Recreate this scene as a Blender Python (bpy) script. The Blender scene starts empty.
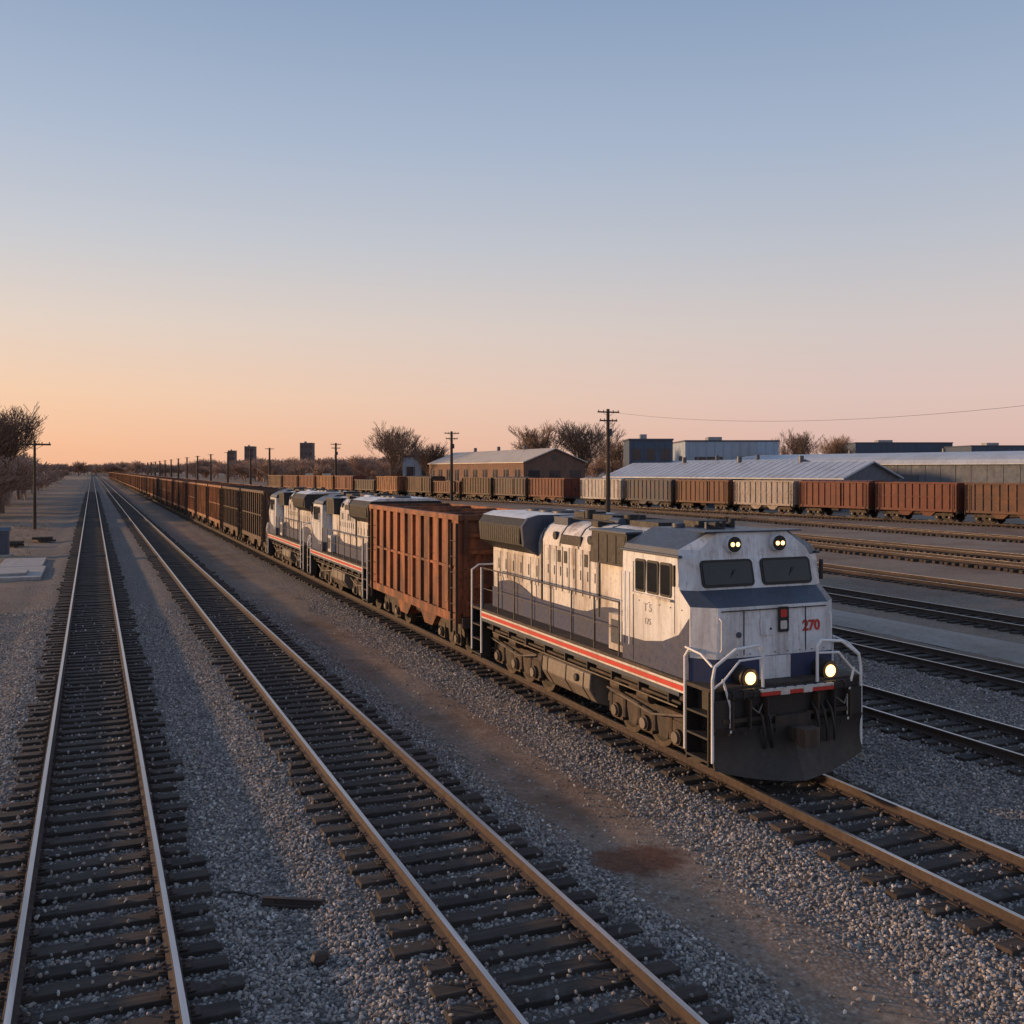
import bpy, math, random
import numpy as np
from mathutils import Vector, Matrix, noise
random.seed(7); np.random.seed(7)
scene=bpy.context.scene
RT=0.20           # rail top height
TH=math.radians(22.783)
def link(o): scene.collection.objects.link(o); return o
# ------------------------------------------------------------- materials
def nt(name):
    m=bpy.data.materials.new(name); m.use_nodes=True
    t=m.node_tree; b=t.nodes['Principled BSDF']; return m,t,b
def N(t,typ,**k):
    n=t.nodes.new(typ)
    for a,v in k.items():
        if a=='inp':
            for i,x in v.items(): n.inputs[i].default_value=x
        else: setattr(n,a,v)
    return n
def ramp(t,fac,stops,interp='LINEAR'):
    r=N(t,'ShaderNodeValToRGB'); r.color_ramp.interpolation=interp
    e=r.color_ramp.elements
    while len(e)<len(stops): e.new(0.5)
    for i,(p,c) in enumerate(stops):
        e[i].position=p; e[i].color=(*c,1) if len(c)==3 else c
    t.links.new(fac,r.inputs[0]); return r.outputs[0]
def mix(t,f,a,b,mode='MIX'):
    m=N(t,'ShaderNodeMix',data_type='RGBA',blend_type=mode)
    for s,v in ((0,f),(6,a),(7,b)):
        if hasattr(v,'is_linked'): t.links.new(v,m.inputs[s])
        elif s==0: m.inputs[0].default_value=v
        else: m.inputs[s].default_value=(*v,1)
    return m.outputs[2]
def coords(t,scale=(1,1,1),rnd=False):
    tc=N(t,'ShaderNodeTexCoord'); mp=N(t,'ShaderNodeMapping'); mp.inputs['Scale'].default_value=scale
    t.links.new(tc.outputs['Object'],mp.inputs[0])
    if rnd:
        oi=N(t,'ShaderNodeObjectInfo'); ml=N(t,'ShaderNodeMath',operation='MULTIPLY',inp={1:57.0})
        t.links.new(oi.outputs['Random'],ml.inputs[0]); t.links.new(ml.outputs[0],mp.inputs['Location'])
    return mp.outputs[0]
def noise_t(t,vec,scale,detail=6,rough=.6):
    n=N(t,'ShaderNodeTexNoise',inp={'Scale':scale,'Detail':detail,'Roughness':rough}); t.links.new(vec,n.inputs['Vector']); return n.outputs[0]
def bump(t,b,h,strength,dist):
    n=N(t,'ShaderNodeBump',inp={'Strength':strength,'Distance':dist}); t.links.new(h,n.inputs['Height']); t.links.new(n.outputs[0],b.inputs['Normal'])
def weathered(name,col,grime=(.10,.075,.055),amt=.6,rough=.5,metal=0.0,streak=(1,1,.18),sc=2.2,rnd=False,spec=.5,bmp=.15):
    m,t,b=nt(name)
    v=coords(t,streak,True); n1=noise_t(t,v,sc); v2=coords(t,(1,1,1),True); n2=noise_t(t,v2,sc*5,8,.7)
    f1=ramp(t,n1,[(.45,(0,0,0)),(.72,(amt,)*3)]); f2=ramp(t,n2,[(.5,(0,0,0)),(.75,(amt*.6,)*3)])
    base=mix(t,f1,col,grime); base=mix(t,f2,base,tuple(g*.7 for g in grime))
    v3=coords(t,(5,5,.35),True); n3=noise_t(t,v3,sc*1.6,4,.7)
    base=mix(t,ramp(t,n3,[(.52,(0,)*3),(.70,(amt*.7,)*3)]),base,(grime[0]*.8,grime[1]*.6,grime[2]*.5))
    t.links.new(base,b.inputs['Base Color']); b.inputs['Roughness'].default_value=rough; b.inputs['Metallic'].default_value=metal
    r=ramp(t,n2,[(.3,(rough*.8,)*3),(.7,(min(1,rough*1.35),)*3)]); t.links.new(r,b.inputs['Roughness'])
    b.inputs['Specular IOR Level'].default_value=spec
    if bmp: bump(t,b,n2,bmp,.02)
    return m
def plain(name,col,rough=.5,metal=0,em=None,es=0):
    m,t,b=nt(name); v=coords(t); n=noise_t(t,v,6)
    c=ramp(t,n,[(.3,tuple(x*.8 for x in col)),(.7,tuple(min(1,x*1.15) for x in col))]); t.links.new(c,b.inputs['Base Color'])
    b.inputs['Roughness'].default_value=rough; b.inputs['Metallic'].default_value=metal
    if em: b.inputs['Emission Color'].default_value=(*em,1); b.inputs['Emission Strength'].default_value=es
    return m
M={}
M['white']=weathered('loco_white',(.70,.73,.77),(.24,.20,.175),.65,.34)
M['cream']=weathered('loco_cream',(.68,.67,.66),(.19,.135,.10),.95,.38)
M['blue']=weathered('loco_blue',(.022,.042,.115),(.05,.045,.045),.5,.42)
M['grey']=weathered('loco_navy_roof',(.05,.068,.105),(.045,.042,.04),.6,.42)
M['black']=weathered('loco_black',(.017,.017,.018),(.05,.038,.029),.7,.5)
M['under']=weathered('underframe',(.032,.027,.024),(.10,.065,.043),.9,.7)
M['tank']=weathered('fuel_tank',(.19,.165,.14),(.06,.045,.035),.8,.5)
M['red']=weathered('stripe_red',(.55,.035,.025),(.16,.05,.035),.35,.45)
M['stripe']=weathered('stripe_white',(.62,.59,.55),(.2,.14,.1),.5,.5)
M['faint']=weathered('faded_lettering',(.34,.32,.31),(.3,.25,.2),.4,.5)
M['rail_w']=weathered('handrail_white',(.80,.80,.80),(.3,.25,.2),.3,.45)
M['rail_d']=weathered('handrail_dark',(.08,.072,.068),(.05,.04,.03),.6,.6)
M['glass']=plain('window_glass',(.012,.014,.018),.06)
M['gasket']=plain('window_gasket',(.012,.012,.012),.6)
M['lens']=plain('headlight_lens',(.9,.8,.6),.2,0,(1,.56,.20),3.6)
M['chrome']=plain('lamp_rim',(.45,.36,.24),.25,1)
M['grille']=weathered('grille',(.016,.016,.018),(.030,.025,.022),.5,.6)
M['conc']=weathered('concrete',(.36,.35,.34),(.17,.15,.13),.6,.85)
M['road']=weathered('road_surface',(.30,.27,.245),(.17,.14,.115),.7,.9,streak=(1,.3,1),sc=.8)
M['pole']=weathered('pole_wood',(.07,.05,.038),(.03,.024,.02),.8,.9)
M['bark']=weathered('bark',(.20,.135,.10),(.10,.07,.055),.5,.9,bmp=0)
M['bark_hazed']=weathered('bark_far_hazed',(.34,.23,.18),(.24,.165,.13),.5,.9,bmp=0)  # paler than near bark: distance haze is put into the colour
M['roofm']=weathered('roof_metal',(.42,.47,.54),(.24,.23,.23),.5,.45,0,sc=.3)
M['roofw']=weathered('roof_cream',(.60,.53,.45),(.3,.22,.16),.4,.55,0,sc=.3)
M['wallb']=weathered('wall_brick',(.17,.10,.075),(.09,.06,.05),.6,.85,sc=.4)
M['walls']=weathered('wall_steel',(.30,.38,.48),(.2,.2,.2),.4,.55,sc=.25)
M['walld']=weathered('wall_dark_blue',(.055,.085,.14),(.05,.05,.05),.5,.6,sc=.25)
M['wallt']=weathered('wall_tower',(.15,.115,.11),(.11,.085,.08),.5,.8,sc=.1)
M['wallw']=weathered('wall_pale',(.28,.30,.33),(.17,.15,.14),.5,.6,sc=.25)
M['wallg']=weathered('wall_slate',(.10,.12,.155),(.08,.075,.075),.5,.65,sc=.25)
M['win']=plain('dark_window',(.02,.025,.035),.15)
M['steelw']=weathered('scrap_steel',(.035,.028,.026),(.07,.04,.028),.6,.6)
M['grass']=weathered('dry_grass_blades',(.26,.19,.12),(.13,.09,.06),.6,.9,bmp=0)
def car_mat(name,stops,am=1.0):
    m,t,b=nt(name); oi=N(t,'ShaderNodeObjectInfo')
    base=ramp(t,oi.outputs['Random'],stops,'CONSTANT')
    v=coords(t,(1,1,.22),True); n1=noise_t(t,v,1.6); v2=coords(t,(1,1,1),True); n2=noise_t(t,v2,7,9,.7); n3=noise_t(t,v2,.9,5,.65); v4=coords(t,(1,1,.12),True); n4=noise_t(t,v4,9,5,.7)
    c=mix(t,ramp(t,n3,[(.48,(0,0,0)),(.62,(.65*am,)*3)]),base,(.36,.13,.045))
    c=mix(t,ramp(t,n1,[(.42,(0,0,0)),(.58,(.85*am,)*3)]),c,(.065,.027,.018))
    c=mix(t,ramp(t,n4,[(.50,(0,0,0)),(.66,(.6,)*3)]),c,(.09,.05,.035))
    c=mix(t,ramp(t,n4,[(.28,(.5*am,)*3),(.40,(0,)*3)]),c,(.34,.20,.13))
    c=mix(t,ramp(t,n2,[(.52,(0,0,0)),(.66,(.8,)*3)]),c,(.035,.02,.015))
    t.links.new(c,b.inputs['Base Color']); b.inputs['Roughness'].default_value=.62; b.inputs['Specular IOR Level'].default_value=.35
    bump(t,b,n2,.35,.025); return m
M['car']=car_mat('rusty_car_paint',[(0,(.30,.095,.042)),(.25,(.38,.15,.06)),(.5,(.24,.07,.032)),(.75,(.40,.18,.075))])
M['car_r']=car_mat('oxide_red_paint',[(0,(.13,.030,.022)),(.5,(.17,.042,.03))],.25)
M['car_b']=car_mat('brown_car_paint',[(0,(.13,.06,.04)),(.5,(.10,.05,.038))],.35)
M['car_w']=car_mat('pale_car_paint',[(0,(.50,.48,.46)),(.5,(.38,.35,.33))],.25)
M['car_k']=car_mat('slate_car_paint',[(0,(.06,.075,.10)),(.5,(.075,.065,.065))],.2)
M['car_d']=car_mat('dark_car_paint',[(0,(.05,.035,.03)),(.5,(.06,.045,.04))],.4)
M['load']=weathered('car_load',(.05,.04,.035),(.02,.018,.016),.8,.95)
def m_rail():
    m,t,b=nt('rail_head'); v=coords(t,(1,.05,1)); n=noise_t(t,v,9)
    t.links.new(ramp(t,n,[(.35,(.36,.34,.34)),(.65,(.58,.56,.56))]),b.inputs['Base Color']); b.inputs['Metallic'].default_value=.9
    t.links.new(ramp(t,n,[(.3,(.28,)*3),(.7,(.42,)*3)]),b.inputs['Roughness']); return m
M['railtop']=m_rail()
M['railside']=weathered('rail_side',(.06,.042,.035),(.035,.026,.022),.7,.9)
def m_tie():
    m,t,b=nt('tie_wood'); v=coords(t,(.35,6,2)); n=noise_t(t,v,5,8,.7); v2=coords(t,(.25,2.04,1)); n2=noise_t(t,v2,1.3,2); v3=coords(t); n3=noise_t(t,v3,3.5,8,.75)
    c=ramp(t,n,[(.3,(.014,.012,.011)),(.55,(.034,.027,.024)),(.8,(.10,.082,.072))])
    c=mix(t,ramp(t,n2,[(.40,(0,)*3),(.66,(.6,)*3)]),c,(.08,.06,.05))
    c=mix(t,ramp(t,n3,[(.55,(0,)*3),(.72,(.5,)*3)]),c,(.14,.125,.115))
    t.links.new(c,b.inputs['Base Color']); b.inputs['Roughness'].default_value=.88; bump(t,b,n,.7,.025); return m
M['tie']=m_tie()
TR=[0.04,4.38,10.4,15.9,21.1,28.5,35.6,45.7,50.5,64.0]
STX,STY=6.95,11.95
def m_ground():
    m,t,b=nt('ballast_and_dirt'); v=coords(t); sp=N(t,'ShaderNodeSeparateXYZ'); t.links.new(v,sp.inputs[0])
    vo=N(t,'ShaderNodeTexVoronoi',inp={'Scale':19.0,'Randomness':1.0}); t.links.new(v,vo.inputs['Vector'])
    hs=N(t,'ShaderNodeSeparateColor'); t.links.new(vo.outputs['Color'],hs.inputs[0])
    stone=ramp(t,hs.outputs[0],[(0,(.11,.10,.10)),(.4,(.225,.21,.205)),(.8,(.36,.34,.33)),(1,(.54,.51,.49))])
    gap_shade=ramp(t,vo.outputs['Distance'],[(.25,(1,1,1)),(.62,(.35,.35,.35))])  # shade in the gaps between stones, multiplied into the stone colour
    stone=mix(t,1.0,stone,gap_shade,'MULTIPLY')
    nb=noise_t(t,v,.35,5); stone=mix(t,ramp(t,nb,[(.4,(0,)*3),(.65,(.65,)*3)]),stone,(.19,.155,.13))
    nd=noise_t(t,v,9,10,.75); dirt=ramp(t,nd,[(.3,(.17,.115,.08)),(.5,(.29,.21,.155)),(.72,(.42,.33,.265))])
    nw=noise_t(t,v,.45,6,.65)
    xm=N(t,'ShaderNodeMath',operation='MULTIPLY_ADD',inp={1:1.8}); t.links.new(nw,xm.inputs[0]); t.links.new(sp.outputs[0],xm.inputs[2])
    mr=N(t,'ShaderNodeMapRange',inp={1:-39.1,2:60.9,3:0,4:1}); t.links.new(xm.outputs[0],mr.inputs[0])
    def X(x): return (x+40)/100
    mask=ramp(t,mr.outputs[0],[(0,(1,)*3),(X(-4.0),(.9,)*3),(X(-2.4),(0,)*3),(X(6.1),(0,)*3),(X(6.75),(1,)*3),(X(7.5),(1,)*3),(X(8.2),(0,)*3),(X(17.6),(0,)*3),(X(18.5),(.35,)*3),(X(24),(.6,)*3),(X(26),(.9,)*3),(X(30),(.45,)*3),(X(42),(.75,)*3),(1,(.7,)*3)])
    nf=noise_t(t,v,2.2,8,.7); mk=mix(t,1.0,mask,ramp(t,nf,[(.3,(.45,)*3),(.6,(1,)*3)]),'MULTIPLY')
    c=mix(t,mk,stone,dirt)
    np_=noise_t(t,v,.16,6,.7); pm=mix(t,1.0,mask,ramp(t,np_,[(.5,(0,)*3),(.6,(.75,)*3)]),'MULTIPLY'); c=mix(t,pm,c,(.14,.085,.058))
    for tx in TR[:6]:
        d=N(t,'ShaderNodeMath',operation='SUBTRACT',inp={1:tx}); t.links.new(sp.outputs[0],d.inputs[0]); a=N(t,'ShaderNodeMath',operation='ABSOLUTE'); t.links.new(d.outputs[0],a.inputs[0])
        q=N(t,'ShaderNodeMapRange',inp={1:.9,2:1.7,3:.5,4:0}); t.links.new(a.outputs[0],q.inputs[0]); c=mix(t,q.outputs[0],c,(.085,.066,.056))
    sub=N(t,'ShaderNodeVectorMath',operation='SUBTRACT'); sub.inputs[1].default_value=(STX,STY,0); t.links.new(v,sub.inputs[0])
    sc=N(t,'ShaderNodeVectorMath',operation='MULTIPLY'); sc.inputs[1].default_value=(1.15,1.6,0); t.links.new(sub.outputs[0],sc.inputs[0])
    ln=N(t,'ShaderNodeVectorMath',operation='LENGTH'); t.links.new(sc.outputs[0],ln.inputs[0])
    ad=N(t,'ShaderNodeMath',operation='MULTIPLY_ADD',inp={1:1.3}); t.links.new(nf,ad.inputs[0]); t.links.new(ln.outputs['Value'],ad.inputs[2])
    mr2=N(t,'ShaderNodeMapRange',inp={1:1.3,2:1.6,3:.92,4:0}); t.links.new(ad.outputs[0],mr2.inputs[0])
    c=mix(t,mr2.outputs[0],c,ramp(t,nd,[(.35,(.08,.033,.02)),(.65,(.17,.075,.045))]))
    big=noise_t(t,v,.06,4); c=mix(t,1.0,c,ramp(t,big,[(.3,(.78,)*3),(.7,(1.1,)*3)]),'MULTIPLY')
    t.links.new(c,b.inputs['Base Color']); b.inputs['Specular IOR Level'].default_value=.25
    rg=N(t,'ShaderNodeMapRange',inp={1:0,2:.9,3:.95,4:.6}); t.links.new(mr2.outputs[0],rg.inputs[0]); t.links.new(rg.outputs[0],b.inputs['Roughness'])
    hm=mix(t,mk,ramp(t,vo.outputs['Distance'],[(0,(1,)*3),(.7,(0,)*3)]),nd)
    bump(t,b,hm,.9,.03); return m
M['ground']=m_ground()
def m_stone():
    m,t,b=nt('ballast_stone'); oi=N(t,'ShaderNodeObjectInfo')
    c=ramp(t,oi.outputs['Random'],[(0,(.09,.08,.076)),(.3,(.20,.185,.18)),(.55,(.30,.285,.285)),(.78,(.33,.275,.23)),(.93,(.44,.41,.39)),(1,(.64,.60,.56))])
    t.links.new(c,b.inputs['Base Color']); b.inputs['Roughness'].default_value=.8; b.inputs['Specular IOR Level'].default_value=.35; return m
M['stone']=m_stone()
# ------------------------------------------------------------- mesh builder
class MB:
    def __init__(s): s.v=[];s.f=[];s.m=[];s.keys=[]
    def k(s,key):
        if key not in s.keys: s.keys.append(key)
        return s.keys.index(key)
    def add(s,vs,fs,key):
        o=len(s.v); s.v+= [tuple(p) for p in vs]; i=s.k(key)
        for f in fs: s.f.append([a+o for a in f]); s.m.append(i)
    def box(s,c,d,key,rot=None):
        x,y,z=[a/2 for a in d]
        p=[Vector((i*x,j*y,k*z)) for k in(-1,1) for j in(-1,1) for i in(-1,1)]
        if rot is not None: p=[rot@q for q in p]
        s.add([q+Vector(c) for q in p],[(0,2,3,1),(4,5,7,6),(0,1,5,4),(2,6,7,3),(0,4,6,2),(1,3,7,5)],key)
    def b2(s,x0,x1,y0,y1,z0,z1,key): s.box(((x0+x1)/2,(y0+y1)/2,(z0+z1)/2),(abs(x1-x0),abs(y1-y0),abs(z1-z0)),key)
    def cyl(s,a,b,r,key,n=12,r2=None,caps=True):
        a=Vector(a);b=Vector(b); d=(b-a).normalized(); u=d.orthogonal().normalized(); w=d.cross(u); r2=r if r2 is None else r2
        vs=[]
        for i in range(n):
            an=2*math.pi*i/n; o=u*math.cos(an)+w*math.sin(an); vs+= [a+o*r,b+o*r2]
        fs=[(2*i,2*((i+1)%n),2*((i+1)%n)+1,2*i+1) for i in range(n)]
        if caps: fs+=[tuple(2*i for i in range(n))[::-1],tuple(2*i+1 for i in range(n))]
        s.add(vs,fs,key)
    def tube(s,pts,r,key,n=8):
        for a,b in zip(pts[:-1],pts[1:]): s.cyl(a,b,r,key,n)
        for p in pts[1:-1]: s.ball(p,r,key)
    def ball(s,c,r,key):
        c=Vector(c); vs=[c+Vector((0,0,r))]; 
        for k in(1,2,3):
            ph=math.pi*k/4
            for i in range(8): vs.append(c+Vector((math.sin(ph)*math.cos(i*math.pi/4),math.sin(ph)*math.sin(i*math.pi/4),math.cos(ph)))*r)
        vs.append(c-Vector((0,0,r))); fs=[]
        for i in range(8):
            j=(i+1)%8; fs.append((0,1+i,1+j)); fs.append((1+i,9+i,9+j,1+j)); fs.append((9+i,17+i,17+j,9+j)); fs.append((17+i,25,17+j))
        s.add(vs,fs,key)
    def prism(s,poly,axis,a,b,key):
        n=len(poly)
        def P(p,t): return (t,p[0],p[1]) if axis=='x' else ((p[0],t,p[1]) if axis=='y' else (p[0],p[1],t))
        vs=[P(p,a) for p in poly]+[P(p,b) for p in poly]
        fs=[tuple(range(n))[::-1],tuple(range(n,2*n))]+[(i,(i+1)%n,(i+1)%n+n,i+n) for i in range(n)]
        s.add(vs,fs,key)
    def panel(s,c,u,v,w,h,r,th,key):
        c=Vector(c);u=Vector(u).normalized();v=Vector(v).normalized();n=u.cross(v); pts=[]
        for cx,cy,a0 in((1,1,0),(-1,1,90),(-1,-1,180),(1,-1,270)):
            for k in range(5):
                a=math.radians(a0+k*22.5); pts.append(c+u*(cx*(w/2-r)+r*math.cos(a))+v*(cy*(h/2-r)+r*math.sin(a)))
        q=len(pts); s.add(pts+[p+n*th for p in pts],[tuple(range(q))[::-1],tuple(range(q,2*q))]+[(i,(i+1)%q,(i+1)%q+q,i+q) for i in range(q)],key)
    def mesh(s,name,smooth=True):
        me=bpy.data.meshes.new(name); me.from_pydata(s.v,[],s.f)
        for k in s.keys: me.materials.append(M[k])
        me.polygons.foreach_set('material_index',s.m)
        import bmesh
        bm=bmesh.new(); bm.from_mesh(me); bmesh.ops.recalc_face_normals(bm,faces=bm.faces); bm.to_mesh(me); bm.free()
        if smooth:
            me.polygons.foreach_set('use_smooth',[True]*len(me.polygons)); me.set_sharp_from_angle(angle=math.radians(35))
        me.update(); return me
    def obj(s,name,parent=None,bevel=0,smooth=True):
        o=link(bpy.data.objects.new(name,s.mesh(name,smooth)))
        if parent: o.parent=parent
        if bevel:
            md=o.modifiers.new('bevel','BEVEL'); md.width=bevel; md.segments=2; md.limit_method='ANGLE'; md.angle_limit=math.radians(40)
        return o
def empty(name,loc=(0,0,0),rz=0):
    e=link(bpy.data.objects.new(name,None)); e.location=loc; e.rotation_euler=(0,0,rz); e.empty_display_size=.5; return e
# ------------------------------------------------------------- ground
def gh(x,y):
    d=min(abs(x-c) for c in TR[:7]); t=min(1,max(0,(d-1.5)/.9)); t=t*t*(3-2*t); h=-0.11*t-.03
    if abs(x)<90 and -20<y<130:
        h+=.04*t*noise.noise(Vector((x*.8,y*.5,0)))+.015*noise.noise(Vector((x*2.5,y*2.5,3)))
    return h
xs=list(np.arange(-8,24,.3))+list(np.arange(24,80,1.0)); ys=list(np.arange(2,34,.4))+list(np.arange(34,130,1.5))
xs=[-4000,-1500,-500,-200,-80,-40,-20,-14,-11,-9]+xs+[82,86,95,120,180,300,600,1500,4000]
ys=[-300,-60,-20,-8,-2,0]+ys+[132,150,180,230,300,450,700,1100,2000,3500,6000]
vs=[(x,y,gh(x,y)) for y in ys for x in xs]; nx=len(xs)
fs=[(j*nx+i,j*nx+i+1,(j+1)*nx+i+1,(j+1)*nx+i) for j in range(len(ys)-1) for i in range(nx-1)]
me=bpy.data.meshes.new('ground'); me.from_pydata(vs,[],fs); me.materials.append(M['ground']); me.polygons.foreach_set('use_smooth',[True]*len(fs))
link(bpy.data.objects.new('ground',me))
b=MB(); R=random.Random(2); vs=[];fs=[]
for j in range(81):
    y=5+j*2.5
    for i,x in enumerate((23.75,24.3,25.1,25.9,26.35)):
        e_=R.uniform(-.12,.12) if i in(0,4) else 0; vs.append((x+e_,y,-.045-(.09 if i in(0,4) else 0)))
for j in range(80):
    for i in range(4): a=j*5+i; fs.append((a,a+1,a+6,a+5))
b.add(vs,fs,'road'); b.obj('service_road')
pts=[]
while len(pts)<180000:
    x=random.uniform(-5.5,20); y=random.uniform(4,42)
    if random.random()>min(1,(12/max(y+.4*x,1))**1.3): continue
    dd=abs(x-7.05-.35*noise.noise(Vector((y*.4,0,0))))
    if dd<.65 and random.random()<.92: continue
    if dd<.95 and random.random()<.5: continue
    if x<-3.2 and random.random()<.7: continue
    near=min(abs(x-c) for c in TR[:4]); intr=near<1.35
    if ((x-STX)*1.15)**2+((y-STY)*1.6)**2<.8: continue
    z=gh(x,y)+random.uniform(-.004,.012)
    if intr:
        q=random.random()
        if q<.40: continue
        if q<.435 and abs(near-.7525)>.12: z=.045+.010      # a few loose stones lying on the ties
        else: z-=.006
    pts.append((x,y,z))
me=bpy.data.meshes.new('gravel'); me.from_pydata(pts,[],[]); go=link(bpy.data.objects.new('gravel',me)); me.materials.append(M['stone'])
ng=bpy.data.node_groups.new('gravel_scatter','GeometryNodeTree')
ng.interface.new_socket('Geometry',in_out='INPUT',socket_type='NodeSocketGeometry'); ng.interface.new_socket('Geometry',in_out='OUTPUT',socket_type='NodeSocketGeometry')
gi=ng.nodes.new('NodeGroupInput'); gout=ng.nodes.new('NodeGroupOutput'); ico=ng.nodes.new('GeometryNodeMeshIcoSphere'); ico.inputs['Radius'].default_value=1; ico.inputs['Subdivisions'].default_value=1
sm=ng.nodes.new('GeometryNodeSetMaterial'); sm.inputs['Material'].default_value=M['stone']
m2p=ng.nodes.new('GeometryNodeMeshToPoints'); iop=ng.nodes.new('GeometryNodeInstanceOnPoints')
rr=ng.nodes.new('FunctionNodeRandomValue'); rr.data_type='FLOAT_VECTOR'; rr.inputs[0].default_value=(0,0,0); rr.inputs[1].default_value=(6.28,6.28,6.28)
rs=ng.nodes.new('FunctionNodeRandomValue'); rs.data_type='FLOAT_VECTOR'; rs.inputs[0].default_value=(.014,.012,.010); rs.inputs[1].default_value=(.040,.034,.026); rs.inputs['Seed'].default_value=5
L=ng.links.new
L(gi.outputs[0],m2p.inputs[0]); L(m2p.outputs[0],iop.inputs['Points']); L(ico.outputs[0],sm.inputs[0]); L(sm.outputs[0],iop.inputs['Instance'])
L(rr.outputs[0],iop.inputs['Rotation']); L(rs.outputs[0],iop.inputs['Scale']); L(iop.outputs[0],gout.inputs[0])
go.modifiers.new('scatter','NODES').node_group=ng
b=MB(); R=random.Random(9)
for i in range(1700):
    if i<1350: x=-3.4-abs(R.gauss(0,4)); y=R.uniform(14,120)
    else: x=R.choice((6.3,7.9,13.0,18.6,25,32))+R.gauss(0,.25); y=R.uniform(16,90)
    z=gh(x,y); s=R.uniform(.5,1.3)*(1 if x<0 else .5)
    for k in range(7):
        a=R.uniform(0,6.28); l=R.uniform(.08,.24)*s; o=Vector((x+R.gauss(0,.08),y+R.gauss(0,.08),z)); d=Vector((math.cos(a),math.sin(a),0)); p=Vector((-d.y,d.x,0))*.007
        b.add([o-p,o+p,o+d*l*.5+Vector((0,0,l))],[(0,1,2)],'grass')
b.obj('dry_grass',smooth=False)
# ------------------------------------------------------------- tracks
def track(x,y0,y1,tie_end,loc=None,rz=0,plates=30):
    e=empty('railway_track',loc or (x,0,0),rz)
    b=MB()
    for sx in(-.7525,.7525):
        prof=[(-.07,0),(.07,0),(.07,.012),(.014,.035),(.014,.115),(.036,.125),(.036,.158),(-.036,.158),(-.036,.125),(-.014,.115),(-.014,.035),(-.07,.012)]
        ylist=[y0]; 
        while ylist[-1]<y1: ylist.append(min(y1,ylist[-1]+(12 if ylist[-1]<120 else 100)))
        for a,c in zip(ylist[:-1],ylist[1:]):
            b.prism([(sx+p[0],RT-.16+p[1]) for p in prof],'y',a+.004,c-.004,'railside')
            b.b2(sx-.030,sx+.030,a+.004,c-.004,RT-.008,RT+.001,'railtop')
    b.obj('rails',e,smooth=False)
    b=MB(); p=MB(); y=y0+.3
    while y<tie_end:
        yy=y+random.uniform(-.045,.045); rot=Matrix.Rotation(random.gauss(0,.02),3,'Z')@Matrix.Rotation(random.gauss(0,.004),3,'Y'); xo=random.gauss(0,.05)
        b.box((xo,yy,.040-.08+random.uniform(-.016,.004)),(2.6+random.uniform(-.14,.1),random.uniform(.21,.26),.16),'tie',rot)
        if y<plates:
            for sx in(-.7525,.7525):
                p.box((sx,yy,.047),(.34,.18,.012),'railside')
                for q in(-.1,.1): 
                    p.box((sx+q,yy+.05,.062),(.03,.03,.035),'railside'); p.box((sx+q,yy-.05,.062),(.03,.03,.035),'railside')
        y+=.49
    b.obj('ties',e,bevel=.012 if plates>0 else 0,smooth=False)
    if p.v: p.obj('tie_plates',e,smooth=False)
for i,x in enumerate(TR):
    far={0:1500,1:1500,2:1500,3:900,4:700,5:500,6:400,7:215,8:190,9:135}[i]
    track(x,-6 if i<3 else 2,far,min(far,[260,260,200,160,130,120,120,110,110,110][i]),plates=28 if i<4 else 0)
SA=Vector((80.0,67.3,0)); SB=Vector((51.7,205.6,0)); sd=(SB-SA).normalized(); srz=math.atan2(-sd.x,sd.y)
track(0,-60,230,200,loc=(SA.x,SA.y,-.05),rz=srz,plates=-100)
# ------------------------------------------------------------- bogie
def bogie(b,yc,axles,sp,wr=.46):
    L=sp*(axles-1)
    for k in range(axles):
        y=yc-L/2+k*sp
        b.cyl((-.8,y,wr),(.8,y,wr),.08,'under',10)
        for s in(-1,1):
            b.cyl((s*.69,y,wr),(s*.83,y,wr),wr,'under',28); b.cyl((s*.66,y,wr),(s*.69,y,wr),wr+.03,'under',28); b.cyl((s*.83,y,wr),(s*.85,y,wr),wr*.8,'black',24,r2=wr*.55)
            b.cyl((s*.95,y,wr),(s*1.2,y,wr),.14,'under',12); b.cyl((s*1.2,y,wr),(s*1.24,y,wr),.10,'tank',12)
            b.b2(s*.98,s*1.14,y-.2,y+.2,wr-.17,wr+.26,'under')
            for q in(-.26,.26): 
                if axles>2: b.cyl((s*1.1,y+q,wr-.08),(s*1.1,y+q,wr+.28),.07,'under',8)
    for s in(-1,1):
        y0=yc-L/2-.42; y1=yc+L/2+.42; h=wr+.2
        poly=[(y0,h),(y0+.15,h+.2),(y1-.15,h+.2),(y1,h),(y1,h-.12),(y1-.25,h-.05)]
        for k in range(axles-1,0,-1):
            ym=yc-L/2+(k-.5)*sp; poly+=[(ym+.22,h-.05),(ym+.13,h-.34),(ym-.13,h-.34),(ym-.22,h-.05)]
        poly+=[(y0+.25,h-.05),(y0,h-.12)]
        b.prism(poly,'x',s*1.0,s*1.12,'under')
    b.b2(-.95,.95,yc-.25,yc+.25,.5,1.05,'under')
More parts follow.
